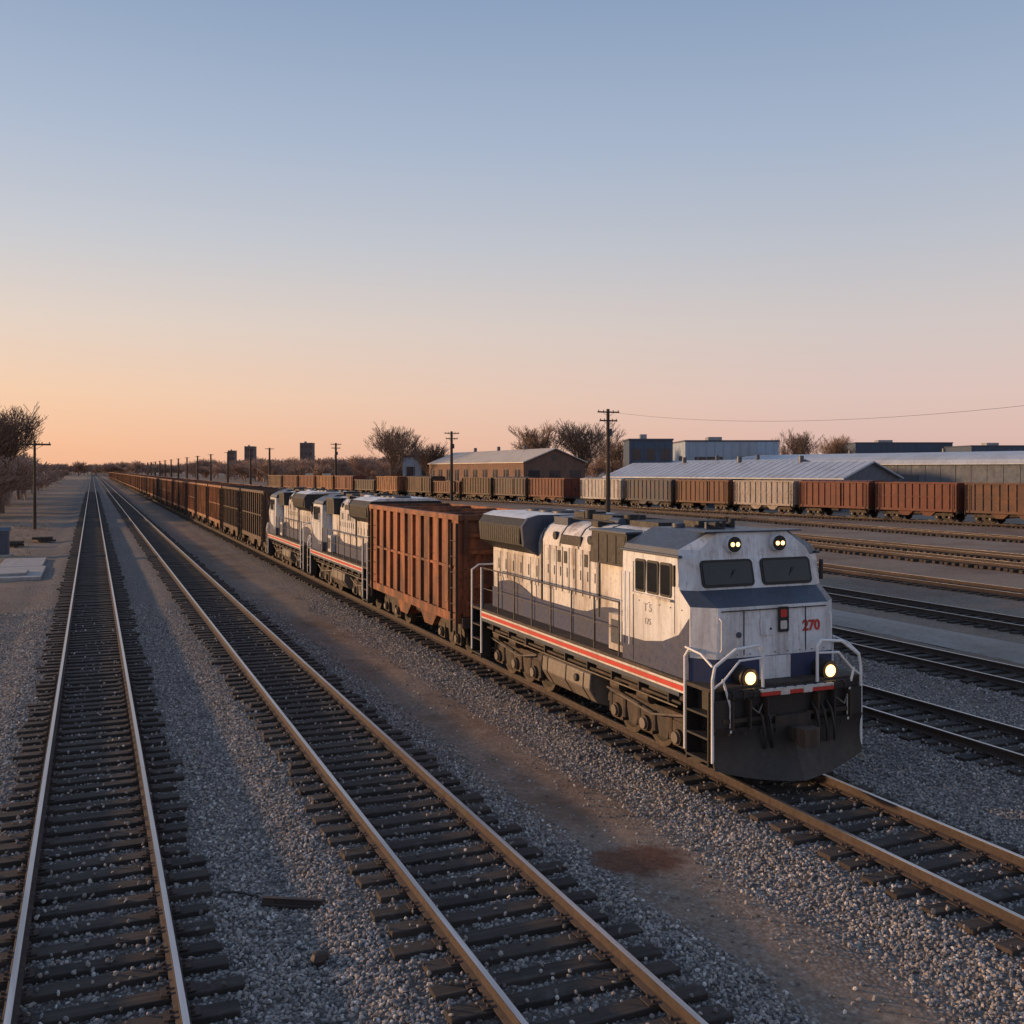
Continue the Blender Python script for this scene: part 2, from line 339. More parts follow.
# ------------------------------------------------------------- locomotive
def nose_ring(z,a,f,w,sd_,r): return [(-a,f,z),(a,f,z),(w,sd_,z),(w,r,z),(-w,r,z),(-w,sd_,z)]
def build_loco(parts):
    b=MB()
    rings=[nose_ring(1.5,1.16,.34,1.44,.66,2.9),nose_ring(1.98,1.16,.34,1.44,.66,2.9),nose_ring(2.80,1.10,.36,1.44,.66,2.9),nose_ring(3.04,1.20,.78,1.44,.98,2.9),
           nose_ring(3.56,1.16,.90,1.43,1.06,2.9),nose_ring(3.70,1.08,.92,1.38,1.10,2.9),nose_ring(3.98,.70,.96,.80,1.06,2.9)]
    for i in range(6):
        r0,r1=rings[i],rings[i+1]
        for j in range(6):
            key='white'
            if i==0: key='blue'
            if i==2 and j in(0,5,1): key='grey'
            if i in(4,5) and j in(1,2,3,4): key='grey'
            if i==5 and j==5: key='white'
            k=(j+1)%6; b.add([r0[j],r0[k],r1[k],r1[j]],[(0,1,2,3)],key)
    b.add(rings[-1],[(0,1,2,3,4,5)],'grey'); b.add(rings[0],[(5,4,3,2,1,0)],'black')
    for s in(-1,1):
        b.add([(s*1.444,2.9,1.9),(s*1.444,.68,1.9),(s*1.444,.68,2.62),(s*1.444,1.0,2.30),(s*1.444,1.5,2.12),(s*1.444,2.1,2.03),(s*1.444,2.9,2.02)],[(0,1,2,3,4,5,6)],'blue')
    b.b2(-1.0,1.0,2.9,2.93,1.6,3.9,'cream')
    b.b2(-1.46,-1.38,.98,2.96,3.565,3.61,'grey'); b.b2(1.38,1.46,.98,2.96,3.565,3.61,'grey')
    b.b2(-1.0,1.0,.90,1.3,3.975,4.0,'grey')
    parts['cab']=(b,.02)
    b=MB(); vup=Vector((0,.12,.52)).normalized()
    for cx,w in((-.60,1.04),(.60,1.04)):
        c=Vector((cx,.78+.12*.5,3.04+.52*.5)); n=Vector((1,0,0)).cross(vup)
        b.panel(c,(1,0,0),vup,w,.46,.08,.022,'gasket'); b.panel(c+n*.02,(1,0,0),vup,w-.09,.37,.05,.008,'glass')
        b.tube([c+n*.04+Vector((-.05,0,-.2)),c+n*.05+Vector((.14,0,.06))],.008,'black',6)
    for s in(-1,1):
        for y0,y1 in((1.22,1.58),(1.64,2.02),(2.08,2.42)):
            c=Vector((s*1.435,(y0+y1)/2,3.17)); uu=Vector((0,1,0)) if s>0 else Vector((0,-1,0))
            b.panel(c,uu,(0,0,1),y1-y0,.58,.05,.022,'gasket'); b.panel(c+Vector((s*.02,0,0)),uu,(0,0,1),y1-y0-.08,.50,.03,.008,'glass')
        b.b2(s*1.44,s*1.50,1.18,2.46,2.82,2.86,'cream')
        b.tube([(s*1.5,2.55,1.9),(s*1.5,2.55,3.2)],.014,'rail_w',6); b.tube([(s*1.5,2.85,1.9),(s*1.5,2.85,3.2)],.014,'rail_w',6)
        b.b2(s*1.5,s*1.54,1.0,1.06,3.1,3.45,'black')
        b.b2(s*1.441,s*1.446,2.50,2.51,1.62,3.4,'grille'); b.b2(s*1.441,s*1.446,1.12,1.13,2.3,3.4,'grille')
        for k in range(6): b.cyl((s*1.44,.9+k*.35,2.72),(s*1.45,.9+k*.35,2.72),.012,'grey',6)
    b.b2(-.32,.30,.325,.345,1.55,1.97,'white')
    for x in(-.62,.62): b.b2(x-.006,x+.006,.332,.345,2.02,2.74,'grille')
    b.b2(-1.05,1.05,.332,.35,2.735,2.75,'grille')
    b.cyl((-.72,.33,2.35),(-.72,.345,2.35),.05,'grey',12)
    b.b2(-.30,-.05,.326,.345,2.32,2.60,'white'); b.cyl((-.1,.32,2.42),(-.1,.33,2.42),.02,'grille',8)
    for k in range(9): b.cyl((-1.0+k*.25,.334,2.03),(-1.0+k*.25,.345,2.03),.012,'grey',6)
    parts['windows_and_trim']=(b,0)
    b=MB()
    for x in(-.45,.47):
        b.cyl((x,.965,3.78),(x,.84,3.78),.145,'white',24); b.cyl((x,.845,3.78),(x,.825,3.78),.13,'gasket',24)
        for q in(-.052,.052): b.cyl((x+q,.83,3.78),(x+q,.815,3.78),.050,'chrome',16); b.cyl((x+q,.82,3.78),(x+q,.808,3.78),.036,'lens',16)
    for x in(-.70,.90):
        b.cyl((x,.34,1.70),(x,.08,1.70),.17,'black',24); b.cyl((x,.09,1.70),(x,.055,1.70),.14,'chrome',24,r2=.155); b.cyl((x,.07,1.70),(x,.048,1.70),.10,'lens',20)
    parts['headlights']=(b,0)
    b=MB(); b.panel((.16,.335,2.56),(1,0,0),(0,0,1),.21,.42,.03,.012,'gasket'); b.panel((.16,.322,2.66),(1,0,0),(0,0,1),.13,.13,.03,.004,'red'); b.panel((.16,.322,2.47),(1,0,0),(0,0,1),.13,.14,.02,.004,'stripe')
    parts['nose_mark']=(b,0)
    b=MB()
    def hoodprof(w,zt,z0=1.6): return [(-w,z0),(w,z0),(w,zt-.46),(w-.05,zt-.28),(w-.16,zt-.13),(w-.32,zt-.04),(w-.5,zt),(-w+.5,zt),(-w+.32,zt-.04),(-w+.16,zt-.13),(-w+.05,zt-.28),(-w,zt-.46)]
    b.prism(hoodprof(1.06,3.92,2.1),'y',2.93,7.3,'cream'); b.prism([(-1.07,1.6),(1.07,1.6),(1.07,2.1),(-1.07,2.1)],'y',2.93,10.3,'blue')
    b.prism(hoodprof(1.04,3.84,2.1),'y',7.3,10.3,'cream')
    for s in(-1,1):
        w=[(2.95,2.1)]+[(2.95+i*.35,2.12+.24*max(0,math.sin(i*.42+.5))) for i in range(21)]+[(9.95,2.1)]
        b.prism(w,'x',s*1.05,s*1.073,'blue')
    rad=[(-1.02,3.08),(1.02,3.08),(1.38,3.30),(1.42,3.74),(1.28,3.92),(1.0,3.99),(-1.0,3.99),(-1.28,3.92),(-1.42,3.74),(-1.38,3.30)]
    b.prism(rad,'y',7.6,10.35,'grille')
    b.prism([(-1.30,3.915),(1.30,3.915),(1.0,4.01),(-1.0,4.01)],'y',7.55,10.4,'white')
    b.prism([(x*1.02,3.4+(z-3.4)*1.03) for x,z in rad],'y',7.52,7.62,'grey')
    for s in(-1,1):
        b.prism([(7.72,3.34),(10.2,3.34),(10.2,3.70),(7.72,3.70)],'x',s*1.36,s*1.43,'grille')
        for i in range(20): b.b2(s*1.42,s*1.44,7.75+i*.125,7.775+i*.125,3.35,3.69,'black')
        b.prism([(3.0,3.22),(4.5,3.22),(4.4,3.84),(3.0,3.84)],'x',s*.95,s*1.30,'grille')
        for i in range(4): b.b2(s*1.30,s*1.315,3.05+i*.35,3.08+i*.35,3.26,3.80,'black')
        b.prism([(2.97,3.84),(4.45,3.84),(4.45,3.88),(2.97,3.88)],'x',s*.6,s*1.34,'grey')
        y=4.62
        for k in range(8):
            wdt=.31
            b.b2(s*1.06,s*1.076,y,y+wdt-.04,2.42,3.38,'cream'); b.b2(s*1.076,s*1.09,y+.05,y+.07,2.75,2.95,'grille'); b.b2(s*1.055,s*1.064,y+wdt-.036,y+wdt+.006,2.42,3.38,'grille')
            b.b2(s*1.076,s*1.085,y+.06,y+wdt-.09,3.04,3.3,'grille' if k in(1,4,5) else 'cream'); y+=wdt+.01
        for k in range(6):
            yy=7.5+k*.46; b.b2(s*1.04,s*1.058,yy,yy+.42,2.4,3.02,'cream'); b.b2(s*1.058,s*1.07,yy+.05,yy+.09,2.6,2.85,'grille')
        b.b2(s*1.07,s*1.27,3.1,3.75,1.62,2.3,'cream'); b.b2(s*1.27,s*1.278,3.2,3.65,1.75,2.2,'grey')
        for yy in(4.52,7.28): b.b2(s*1.05,s*1.085,yy-.03,yy+.03,2.1,3.46,'grille')
        for yy in(4.95,6.6): b.cyl((s*1.0,yy,3.6),(s*1.08,yy,3.6),.09,'grille',14)
        b.b2(s*1.0,s*1.07,5.35,6.3,3.44,3.64,'grille')
        b.b2(s*.45,s*.85,5.0,5.3,3.86,3.98,'grille'); b.b2(s*.5,s*.85,6.4,7.1,3.82,3.99,'grey'); b.tube([(s*.75,4.5,3.98),(s*.75,7.3,3.98)],.02,'grille',6)
    for yy in (4.52,5.45,6.35,7.28): b.prism([(x*1.012,3.0+(z-3.0)*1.012) for x,z in hoodprof(1.06,3.92,3.3)],'y',yy-.02,yy+.02,'grille' if yy in(4.52,7.28) else 'grey')
    for y in(8.2,8.95,9.7): b.cyl((0,y,3.96),(0,y,4.06),.36,'grey',24); b.cyl((0,y,4.06),(0,y,4.07),.31,'grille',24)
    b.cyl((-.3,6.4,3.9),(-.3,6.4,4.16),.12,'grille',14); b.b2(-.4,.4,5.2,6.1,3.9,4.08,'grille'); b.b2(-.35,.2,6.6,7.1,3.9,4.10,'grille')
    b.b2(-.5,.5,3.2,4.3,3.9,4.03,'grille'); b.cyl((-.2,4.75,3.9),(-.2,4.75,4.12),.16,'grille',16)
    b.cyl((-.45,4.7,3.95),(-.45,5.1,3.95),.10,'grey',12); b.b2(-.55,.55,7.2,7.5,3.88,3.98,'cream')
    b.cyl((.4,6.3,3.9),(.4,7.1,3.9),.16,'white',14)
    for x in(-.25,-.12,.05): b.cyl((x,1.9,4.07),(x,1.62,4.07),.022,'grille',10,r2=.055); 
    b.b2(-.3,.1,1.9,1.96,3.98,4.1,'grey'); b.cyl((.45,2.2,3.98),(.45,2.2,4.14),.06,'grille',10); b.cyl((-.5,2.5,3.98),(-.5,2.5,4.06),.12,'grey',14); b.b2(-.2,.5,2.3,2.8,3.98,4.1,'grille')
    b.cyl((.2,2.6,3.98),(.2,2.6,4.35),.008,'grille',6)
    parts['hood']=(b,.02)
    b=MB()
    b.b2(-1.5,1.5,.02,10.7,1.54,1.6,'under'); b.b2(-1.3,1.3,.3,10.5,1.1,1.54,'black')
    for s in(-1,1):
        b.b2(s*1.44,s*1.50,.9,9.9,1.30,1.538,'grey'); b.b2(s*1.5,s*1.512,.75,9.95,1.42,1.50,'red'); b.b2(s*1.5,s*1.510,.75,9.95,1.503,1.545,'stripe'); b.b2(s*1.5,s*1.508,.75,9.95,1.38,1.417,'stripe')
        for i in range(9): b.b2(s*1.3,s*1.45,1.3+i,1.34+i,1.12,1.5,'under')
        b.tube([(s*1.38,1.0,1.15),(s*1.38,9.8,1.15)],.03,'under',8); b.tube([(s*1.33,1.2,1.05),(s*1.33,9.6,1.05)],.018,'tank',6)
        for ya,yb in((.05,.7),(10.0,10.65)):
            for z in(.42,.78,1.14): b.b2(s*1.2,s*1.5,ya+.03,yb-.03,z,z+.035,'grille')
            b.b2(s*1.2,s*1.5,ya,ya+.03,.36,1.54,'black'); b.b2(s*1.2,s*1.5,yb-.03,yb,.36,1.54,'black')
            b.b2(s*1.2,s*1.22,ya,yb,.36,1.54,'black')
    b.b2(-1.22,1.22,-.06,.34,1.42,1.56,'black'); b.b2(-1.22,1.22,-.10,-.06,1.44,1.53,'grille'); b.b2(-1.2,1.2,10.62,10.72,.5,1.54,'black')
    for i in range(12): b.b2(-1.15+i*.2,-1.13+i*.2,-.12,-.06,1.42,1.56,'under')
    b.b2(-1.2,1.2,.0,.1,.95,1.45,'black')
    b.b2(-.62,.82,-.13,.02,1.44,1.50,'red'); b.b2(-.62,.82,-.128,.02,1.503,1.545,'stripe')
    for x in(-.25,.2): b.b2(x,x+.18,-.134,-.02,1.435,1.505,'stripe')
    b.b2(-.12,.12,-.42,.1,.74,.94,'under'); b.prism([(-.17,-.62),(.02,-.66),(.17,-.56),(.14,-.40),(-.17,-.40)],'z',.70,.98,'under'); b.b2(-.35,.35,-.12,.0,.6,1.1,'under')
    b.cyl((0,10.7,.85),(0,11.0,.85),.12,'under',10)
    for x in(-.62,-.48,.45,.6,.75): b.tube([(x,-.02,1.25),(x,-.14,1.12),(x+.02,-.19,.85),(x+.05,-.16,.62)],.024,'black',6); 
    for x in(-.8,.9): b.tube([(x,-.05,1.3),(x+.1,-.16,1.2),(x+.25,-.05,1.3)],.014,'tank',6)
    parts['frame']=(b,.008)
    b=MB()
    for s in(-1,1):
        rows=[]
        for j in range(7):
            t=j/6; z=.98-.86*t
            row=[]
            for i in range(7):
                u=i/6; x=s*(1.46*u); zz=z+.22*t*u*u
                y=-.12-.30*t**1.6+ (.05+.30*t)*u
                row.append((x,y,zz))
            rows.append(row)
        vs=[p for r in rows for p in r]+[(p[0],p[1]+.035,p[2]) for r in rows for p in r]; fs=[]
        for j in range(6):
            for i in range(6): a=j*7+i; fs.append((a,a+1,a+8,a+7)); fs.append((a+49,a+56,a+57,a+50))
        for j in range(6): a=j*7+6; fs.append((a,a+7,a+56,a+49)); a=j*7; fs.append((a,a+49,a+56,a+7))
        for i in range(6): a=i; fs.append((a,a+49,a+50,a+1)); a=42+i; fs.append((a,a+1,a+50,a+49))
        b.add(vs,fs,'black')
        b.b2(s*1.16,s*1.46,-.05,.03,.98,1.42,'black'); b.b2(s*.3,s*1.3,-.07,-.05,1.05,1.12,'under')
        for k in range(3): x=s*(.5+k*.33); b.b2(x-.012,x+.012,-.14,.0,.95,1.4,'under')
        for k in range(4): b.cyl((s*(.35+k*.3),-.16,.9),(s*(.35+k*.3),-.125,.9),.02,'under',6)
    parts['snow_plow']=(b,0)
    b=MB(); tp=[(-1.1,1.1),(-1.36,1.0),(-1.38,.7),(-1.2,.42),(-.9,.32),(.9,.32),(1.2,.42),(1.38,.7),(1.36,1.0),(1.1,1.1)]
    b.prism(tp,'y',4.35,6.6,'tank')
    for y in(4.6,5.4,6.3): b.prism([(x*1.012,z*.995) for x,z in tp],'y',y,y+.05,'under')
    b.cyl((-1.1,6.75,.85),(-1.1,7.0,.85),.22,'under',14)
    b.cyl((-1.43,4.9,.85),(-1.36,4.9,.85),.08,'steelw',12)
    parts['fuel_tank']=(b,.03)
    b=MB(); bogie(b,2.55,3,1.08); bogie(b,8.55,3,1.08); 
    for yc in(2.55,8.55):
        for s in(-1,1):
            b.cyl((s*1.22,yc-.35,.98),(s*1.22,yc+.05,.98),.11,'under',12); b.cyl((s*1.22,yc+.7,.98),(s*1.22,yc+1.05,.98),.11,'under',12); b.tube([(s*1.25,yc-1.4,.9),(s*1.27,yc-.4,.72),(s*1.25,yc+1.3,.86)],.02,'tank',6)
    parts['bogies']=(b,0)
    b=MB()
    for s in(-1,1):
        X=s*1.47
        b.tube([(X,-.02,.45),(X,-.02,1.75),(X*.97,-.02,1.95),(s*1.05,-.04,2.2),(s*.62,-.05,2.24),(s*.54,-.05,2.14),(s*.54,-.05,1.57)],.025,'rail_w')
        b.tube([(X,-.02,1.6),(s*1.28,-.04,1.72),(s*.98,-.05,2.02),(s*.54,-.05,2.04)],.018,'rail_w')
        b.tube([(s*1.16,-.06,.9),(s*1.16,-.06,1.3),(s*1.3,-.05,1.75)],.02,'rail_w')
        b.tube([(s*1.5,.72,.5),(s*1.5,.72,2.0),(s*1.47,.62,2.15)],.025,'rail_w')
        b.tube([(s*1.49,.72,2.15),(s*1.47,.3,2.1),(s*1.46,.0,1.95)],.018,'rail_w')
        b.tube([(s*1.5,10.62,.5),(s*1.5,10.62,2.5),(s*1.3,10.66,2.62),(s*.5,10.66,2.62),(s*.5,10.66,1.6)],.025,'rail_w')
        b.tube([(s*1.5,9.95,.5),(s*1.5,9.95,2.62)],.025,'rail_w')
        b.tube([(s*1.46,2.98,2.55)]+[(s*1.46,3.0+i*.99,2.6) for i in range(8)],.018,'rail_d',6)
        for i in range(8):
            y=3.0+i*.99; b.tube([(s*1.46,y,1.6),(s*1.46,y,2.6)],.018,'rail_d',6)
        b.tube([(s*1.46,3.0,2.1),(s*1.46,9.93,2.1)],.010,'rail_d',5)
        b.tube([(s*1.1,.31,2.1),(s*1.1,.27,2.14),(s*1.1,.27,2.6),(s*1.1,.33,2.64)],.012,'rail_w',6)
    parts['handrails']=(b,0)
    return parts
LP=build_loco({}); LM={}
def text(parent,body,loc,size,key,rot,off=.008):
    c=bpy.data.curves.new('lettering','FONT'); c.body=body; c.size=size; c.extrude=.003; c.offset=off; c.align_x='CENTER'; c.align_y='CENTER'
    o=link(bpy.data.objects.new('lettering',c)); c.materials.append(M[key]); o.parent=parent; o.location=loc; o.rotation_euler=rot
def loco(x,y,rz,front=False):
    e=empty('locomotive',(x,y,RT),rz)
    for k,(b,bv) in LP.items():
        if k not in LM: LM[k]=b.mesh(k)
        o=link(bpy.data.objects.new(k,LM[k])); o.parent=e
        if bv:
            md=o.modifiers.new('bevel','BEVEL'); md.width=bv; md.segments=2; md.limit_method='ANGLE'; md.angle_limit=math.radians(35)
    if front:
        text(e,'270',(.74,.34,2.42),.24,'red',(math.pi/2,0,0))
        text(e,'T 5',(-1.445,2.0,2.62),.20,'faint',(math.pi/2,0,-math.pi/2),.003); text(e,'175',(-1.445,2.0,2.38),.15,'faint',(math.pi/2,0,-math.pi/2),.002)
    return e
loco(10.4,13.2,0,True); loco(10.4,44.9,math.pi); loco(10.4,56.4,math.pi)
# ------------------------------------------------------------- freight cars
def build_car(key,kind):
    b=MB(); L=9.3; w=1.42; z0=1.15; z1=3.72 if kind!='low' else 3.0
    for s in(-1,1):
        b.b2(s*w,s*(w-.05),.1,L-.1,z0,z1,key); b.b2(s*(w-.06),s*(w+.1),.05,L-.05,z1-.02,z1+.12,key); b.b2(s*(w-.04),s*(w+.09),.1,L-.1,z0-.18,z0+.06,key)
        n=11
        for i in range(n+1):
            y=.16+i*(L-.32)/n; b.prism([(y-.07,z0+.06),(y+.07,z0+.06),(y+.07,z1-.02),(y-.07,z1-.02)],'x',s*w,s*(w+.085),key)
        if kind=='box':
            b.b2(s*(w+.086),s*(w+.12),L/2-.95,L/2+.95,z0+.05,z1-.05,key); 
            for q in(-.4,.3): b.tube([(s*(w+.15),L/2+q,z0+.1),(s*(w+.15),L/2+q,z1-.1)],.02,'under',6)
        if kind=='hop': b.b2(s*(w+.02),s*(w+.07),.1,L-.1,(z0+z1)/2-.04,(z0+z1)/2+.03,key)
        for ya in(.12,L-.55):
            for k in range(6): b.tube([(s*(w+.14),ya,z0-.1+k*.42),(s*(w+.14),ya+.42,z0-.1+k*.42)],.014,'under',5)
            b.b2(s*(w+.08),s*(w+.15),ya-.01,ya+.02,.7,z1-.1,'under'); b.b2(s*(w+.08),s*(w+.15),ya+.41,ya+.44,.7,z1-.1,'under')
    for y,d in((.1,-1),(L-.1,1)):
        b.b2(-w+.05,w-.05,y,y-d*.05,z0,z1,key); b.b2(-w-.05,w+.05,y,y+d*.09,z1-.02,z1+.12,key)
        for k in range(5): b.b2(-w+.1,w-.1,y,y+d*.07,z0+.3+k*.45,z0+.4+k*.45,key)
        for x in(-1.3,0,1.3): b.b2(x-.06,x+.06,y,y+d*.09,z0,z1-.02,key)
        b.b2(-w,w,y+d*.0,y+d*.12,z0-.3,z0-.02,'under'); b.cyl((0,y,.85),(0,y+d*.45,.85),.11,'under',8)
        b.cyl((.8,y+d*.1,2.2),(.8,y+d*.16,2.2),.25,'under',14)
    b.b2(-w+.06,w-.06,.16,L-.16,z0-.1,z0+.1,'under'); b.b2(-.25,.25,.2,L-.2,.8,1.05,'under')
    if kind=='box':
        b.prism([(-w,z1+.12),(w,z1+.12),(w*.5,z1+.26),(-w*.5,z1+.26)],'y',.05,L-.05,key)
        for i in range(9): b.b2(-w,w,.5+i*1.03,.56+i*1.03,z1+.14,z1+.20,key)
    else:
        n=24; vs=[];fs=[]
        for j in range(n+1):
            for i in range(9):
                x=-w+.06+i*(2*w-.12)/8; y=.16+j*(L-.32)/n; vs.append((x,y,z1-.16+.20*(1-(x/w)**2)*(.6+.7*noise.noise(Vector((x,y*.7,1))))+.03*random.random()))
        for j in range(n):
            for i in range(8): a=j*9+i; fs.append((a,a+1,a+10,a+9))
        b.add(vs,fs,'load')
        for i in range(1,4): b.b2(-w,w,i*L/4-.05,i*L/4+.05,z1-.0,z1+.1,key)
    if kind=='hop':
        for yc in(3.4,5.9):
            for s in(-1,1): b.prism([(yc-1.0,z0-.1),(yc+1.0,z0-.1),(yc+.35,.5),(yc-.35,.5)],'x',s*.2,s*1.25,key)
    bogie(b,1.75,2,1.35,.42); bogie(b,L-1.75,2,1.35,.42)
    b.cyl((-.9,L/2-.4,.8),(-.9,L/2+.5,.8),.2,'under',12)
    return b.mesh('freight_car_body')
CM={}
def car(k,loc,rz=0):
    if k not in CM: CM[k]=build_car(*k)
    e=empty('freight_car',loc,rz); o=link(bpy.data.objects.new('car_body',CM[k])); o.parent=e
car(('car','hop'),(10.4,24.75,RT))
y=57.2
for i in range(58):
    car(('car_d','hop') if i in(0,1,9) else (('car','hop') if random.random()<.6 else ('car','low2')),(10.4,y,RT)); y+=9.95
s=-44; i=0
kinds=[('car_r','hop'),('car_r','hop'),('car_b','hop'),('car_w','box'),('car_b','hop'),('car_r','hop'),('car_r','box'),('car_w','hop'),('car_b','box'),('car_k','hop'),('car_w','box'),('car_r','hop'),('car_k','box'),('car_d','hop'),('car_b','low'),('car_d','box'),('car','hop'),('car_k','low'),('car_r','box'),('car','hop')]
while s<185:
    p=SA+sd*s; k=kinds[i%len(kinds)]
    car(k,(p.x,p.y,RT-.05),srz); s+=9.95 if i not in(10,15) else 13; i+=1
# ------------------------------------------------------------- poles
def pole(x,y,h,arms=2,r=.2):
    e=empty('utility_pole',(x,y,0)); b=MB(); b.cyl((0,0,-.4),(0,0,h),r,'pole',12,r2=r*.65)
    for k in range(arms):
        z=h-.35-k*.95; w=1.35-.25*k; b.b2(-w,w,-.16,-.06,z-.08,z+.08,'pole')
        for q in(-.9,-.45,.45,.9):
            b.cyl((q*w,-.11,z+.07),(q*w,-.11,z+.24),.045,'grille',8)
        b.tube([(-.6*w,-.11,z),(0,-.2,z-.5),(.6*w,-.11,z)],.02,'pole',5)
    if arms>1: b.cyl((.32,.0,h-3.0),(.32,0,h-2.2),.2,'grey',12)
    b.obj('pole',e)
PL=[(52.8,98.2,12.0),(58,165.4,12.0),(56.2,247.5,12),(49.8,309,12)]+[(50,350+i*62,12.5) for i in range(12)]
for i,(x,y,h) in enumerate(PL): pole(x,y,h,2 if i<3 else 1,.22+.0006*y)
pole(62,22,12.5,2); pole(-4.8,100.6,7.9,1,.16); 
b=MB()
def wire(a,c,sag,r=.018):
    pts=[]
    for i in range(25):
        t=i/24; p=Vector(a).lerp(Vector(c),t); p.z-=sag*4*t*(1-t); pts.append(p)
    for p,q in zip(pts[:-1],pts[1:]): b.cyl(p,q,r,'grille',5,caps=False)
wire((62,22,12.2),(52.8,98.2,11.7),2.6,.012)
b.obj('overhead_wires')
# ------------------------------------------------------------- trees
def tree_mesh(seed,h,key,depth=6,thin=.028,up=.30):
    R=random.Random(seed); b=MB()
    def br(p,d,l,r,lev):
        q=p
        segs=3 if lev<3 else 2
        dd=d.copy()
        for k in range(segs):
            nd=(dd+Vector((R.uniform(-1,1),R.uniform(-1,1),R.uniform(-.3,1.0)))*(.08 if lev==0 else .2)).normalized()
            e=q+nd*(l/segs); r2=max(thin*.5,r*(1-.3/segs*(k+1)*.8)); b.cyl(q,e,max(thin*.6,r),key,5 if lev<3 else 3,r2=r2,caps=False)
            if lev<depth and (k>0 or lev>0):
                for _ in range(R.choice((1,1,2)) if lev in(1,2) else (2 if lev==0 else 1)):
                    ang=R.uniform(.35,.8); ax=nd.orthogonal().normalized(); ax=Matrix.Rotation(R.uniform(0,6.28),3,nd)@ax
                    c=(nd*math.cos(ang)+ax*math.sin(ang)); c.z+=up; br(e,c.normalized(),l*R.uniform(.58,.80),r2*.6,lev+1)
            q=e; r=r2; dd=nd
        if lev<depth: br(q,dd,l*.75,r*.8,lev+1)
    br(Vector((0,0,-.2)),Vector((0,0,1)),h*.27,h*.02,0)
    zs=max(v[2] for v in b.v); k=h/zs; b.v=[(x*k,y*k,z*k) for x,y,z in b.v]
    return b.mesh('bare_tree_mesh',False)
TM=[tree_mesh(3,13,'bark'),tree_mesh(11,13,'bark'),tree_mesh(23,13,'bark')]
TF=[tree_mesh(5,10,'bark_hazed',5,.06,.15),tree_mesh(8,10,'bark_hazed',5,.06,.15)]
RTREE=random.Random(12)
def tree(x,y,h,k,wide=1.0):
    o=link(bpy.data.objects.new('bare_tree',TM[k])); f=h/13; o.location=(x,y,-.1); o.scale=(f*wide,f*wide,f); o.rotation_euler=(0,0,RTREE.uniform(0,6))
def site(t,Z): # bearing tangent from the camera heading, depth -> ground point
    X=t*Z; return Vector((X*math.cos(TH)+Z*math.sin(TH),-X*math.sin(TH)+Z*math.cos(TH),0))
tree(-10.4,139,14.0,0,1.25); tree(-17,128,12,1,1.3); tree(-13,172,12,2,1.3); tree(-12.5,205,9.5,1,1.4)
for t,Z,h,k,w in((-.12,235,17,1,1.6),(-.083,260,13,0,1.5),(.033,235,17,2,1.5),(.071,230,17.5,0,1.5),(.283,270,17,1,1.3),(.322,290,16,2,1.6),(-.10,300,12,1,1.5),(.10,250,14,1,1.5)):
    p=site(t,Z); tree(p.x,p.y,h,k,w)
def mass(name,plist):
    e=empty(name)
    for x,y,h,w in plist:
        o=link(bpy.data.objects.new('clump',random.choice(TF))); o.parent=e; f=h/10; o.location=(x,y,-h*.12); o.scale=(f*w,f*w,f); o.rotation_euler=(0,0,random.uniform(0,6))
R=random.Random(4)
mass('trackside_scrub',[(R.uniform(-24,-8.5)-yy*.012,yy,R.uniform(2.5,7)+(2.5 if yy<230 else 0),1.7) for yy in np.linspace(118,620,170)])
pl=[]
for i in range(330):
    t=R.uniform(-.37,-.03); Z=R.uniform(330,760); p=site(t,Z)
    if p.x<62 : continue
    pl.append((p.x,p.y,R.uniform(8,13)*(.75+Z/1500),1.7))
for i in range(120):
    t=R.uniform(-.03,.56); Z=R.uniform(420,600); p=site(t,Z); pl.append((p.x,p.y,R.uniform(9,13),1.7))
for i in range(120):
    Z=R.uniform(800,1500); p=site(R.uniform(-.52,-.3),Z); pl.append((p.x,p.y,R.uniform(10,16),2.4))
mass('distant_trees',pl)
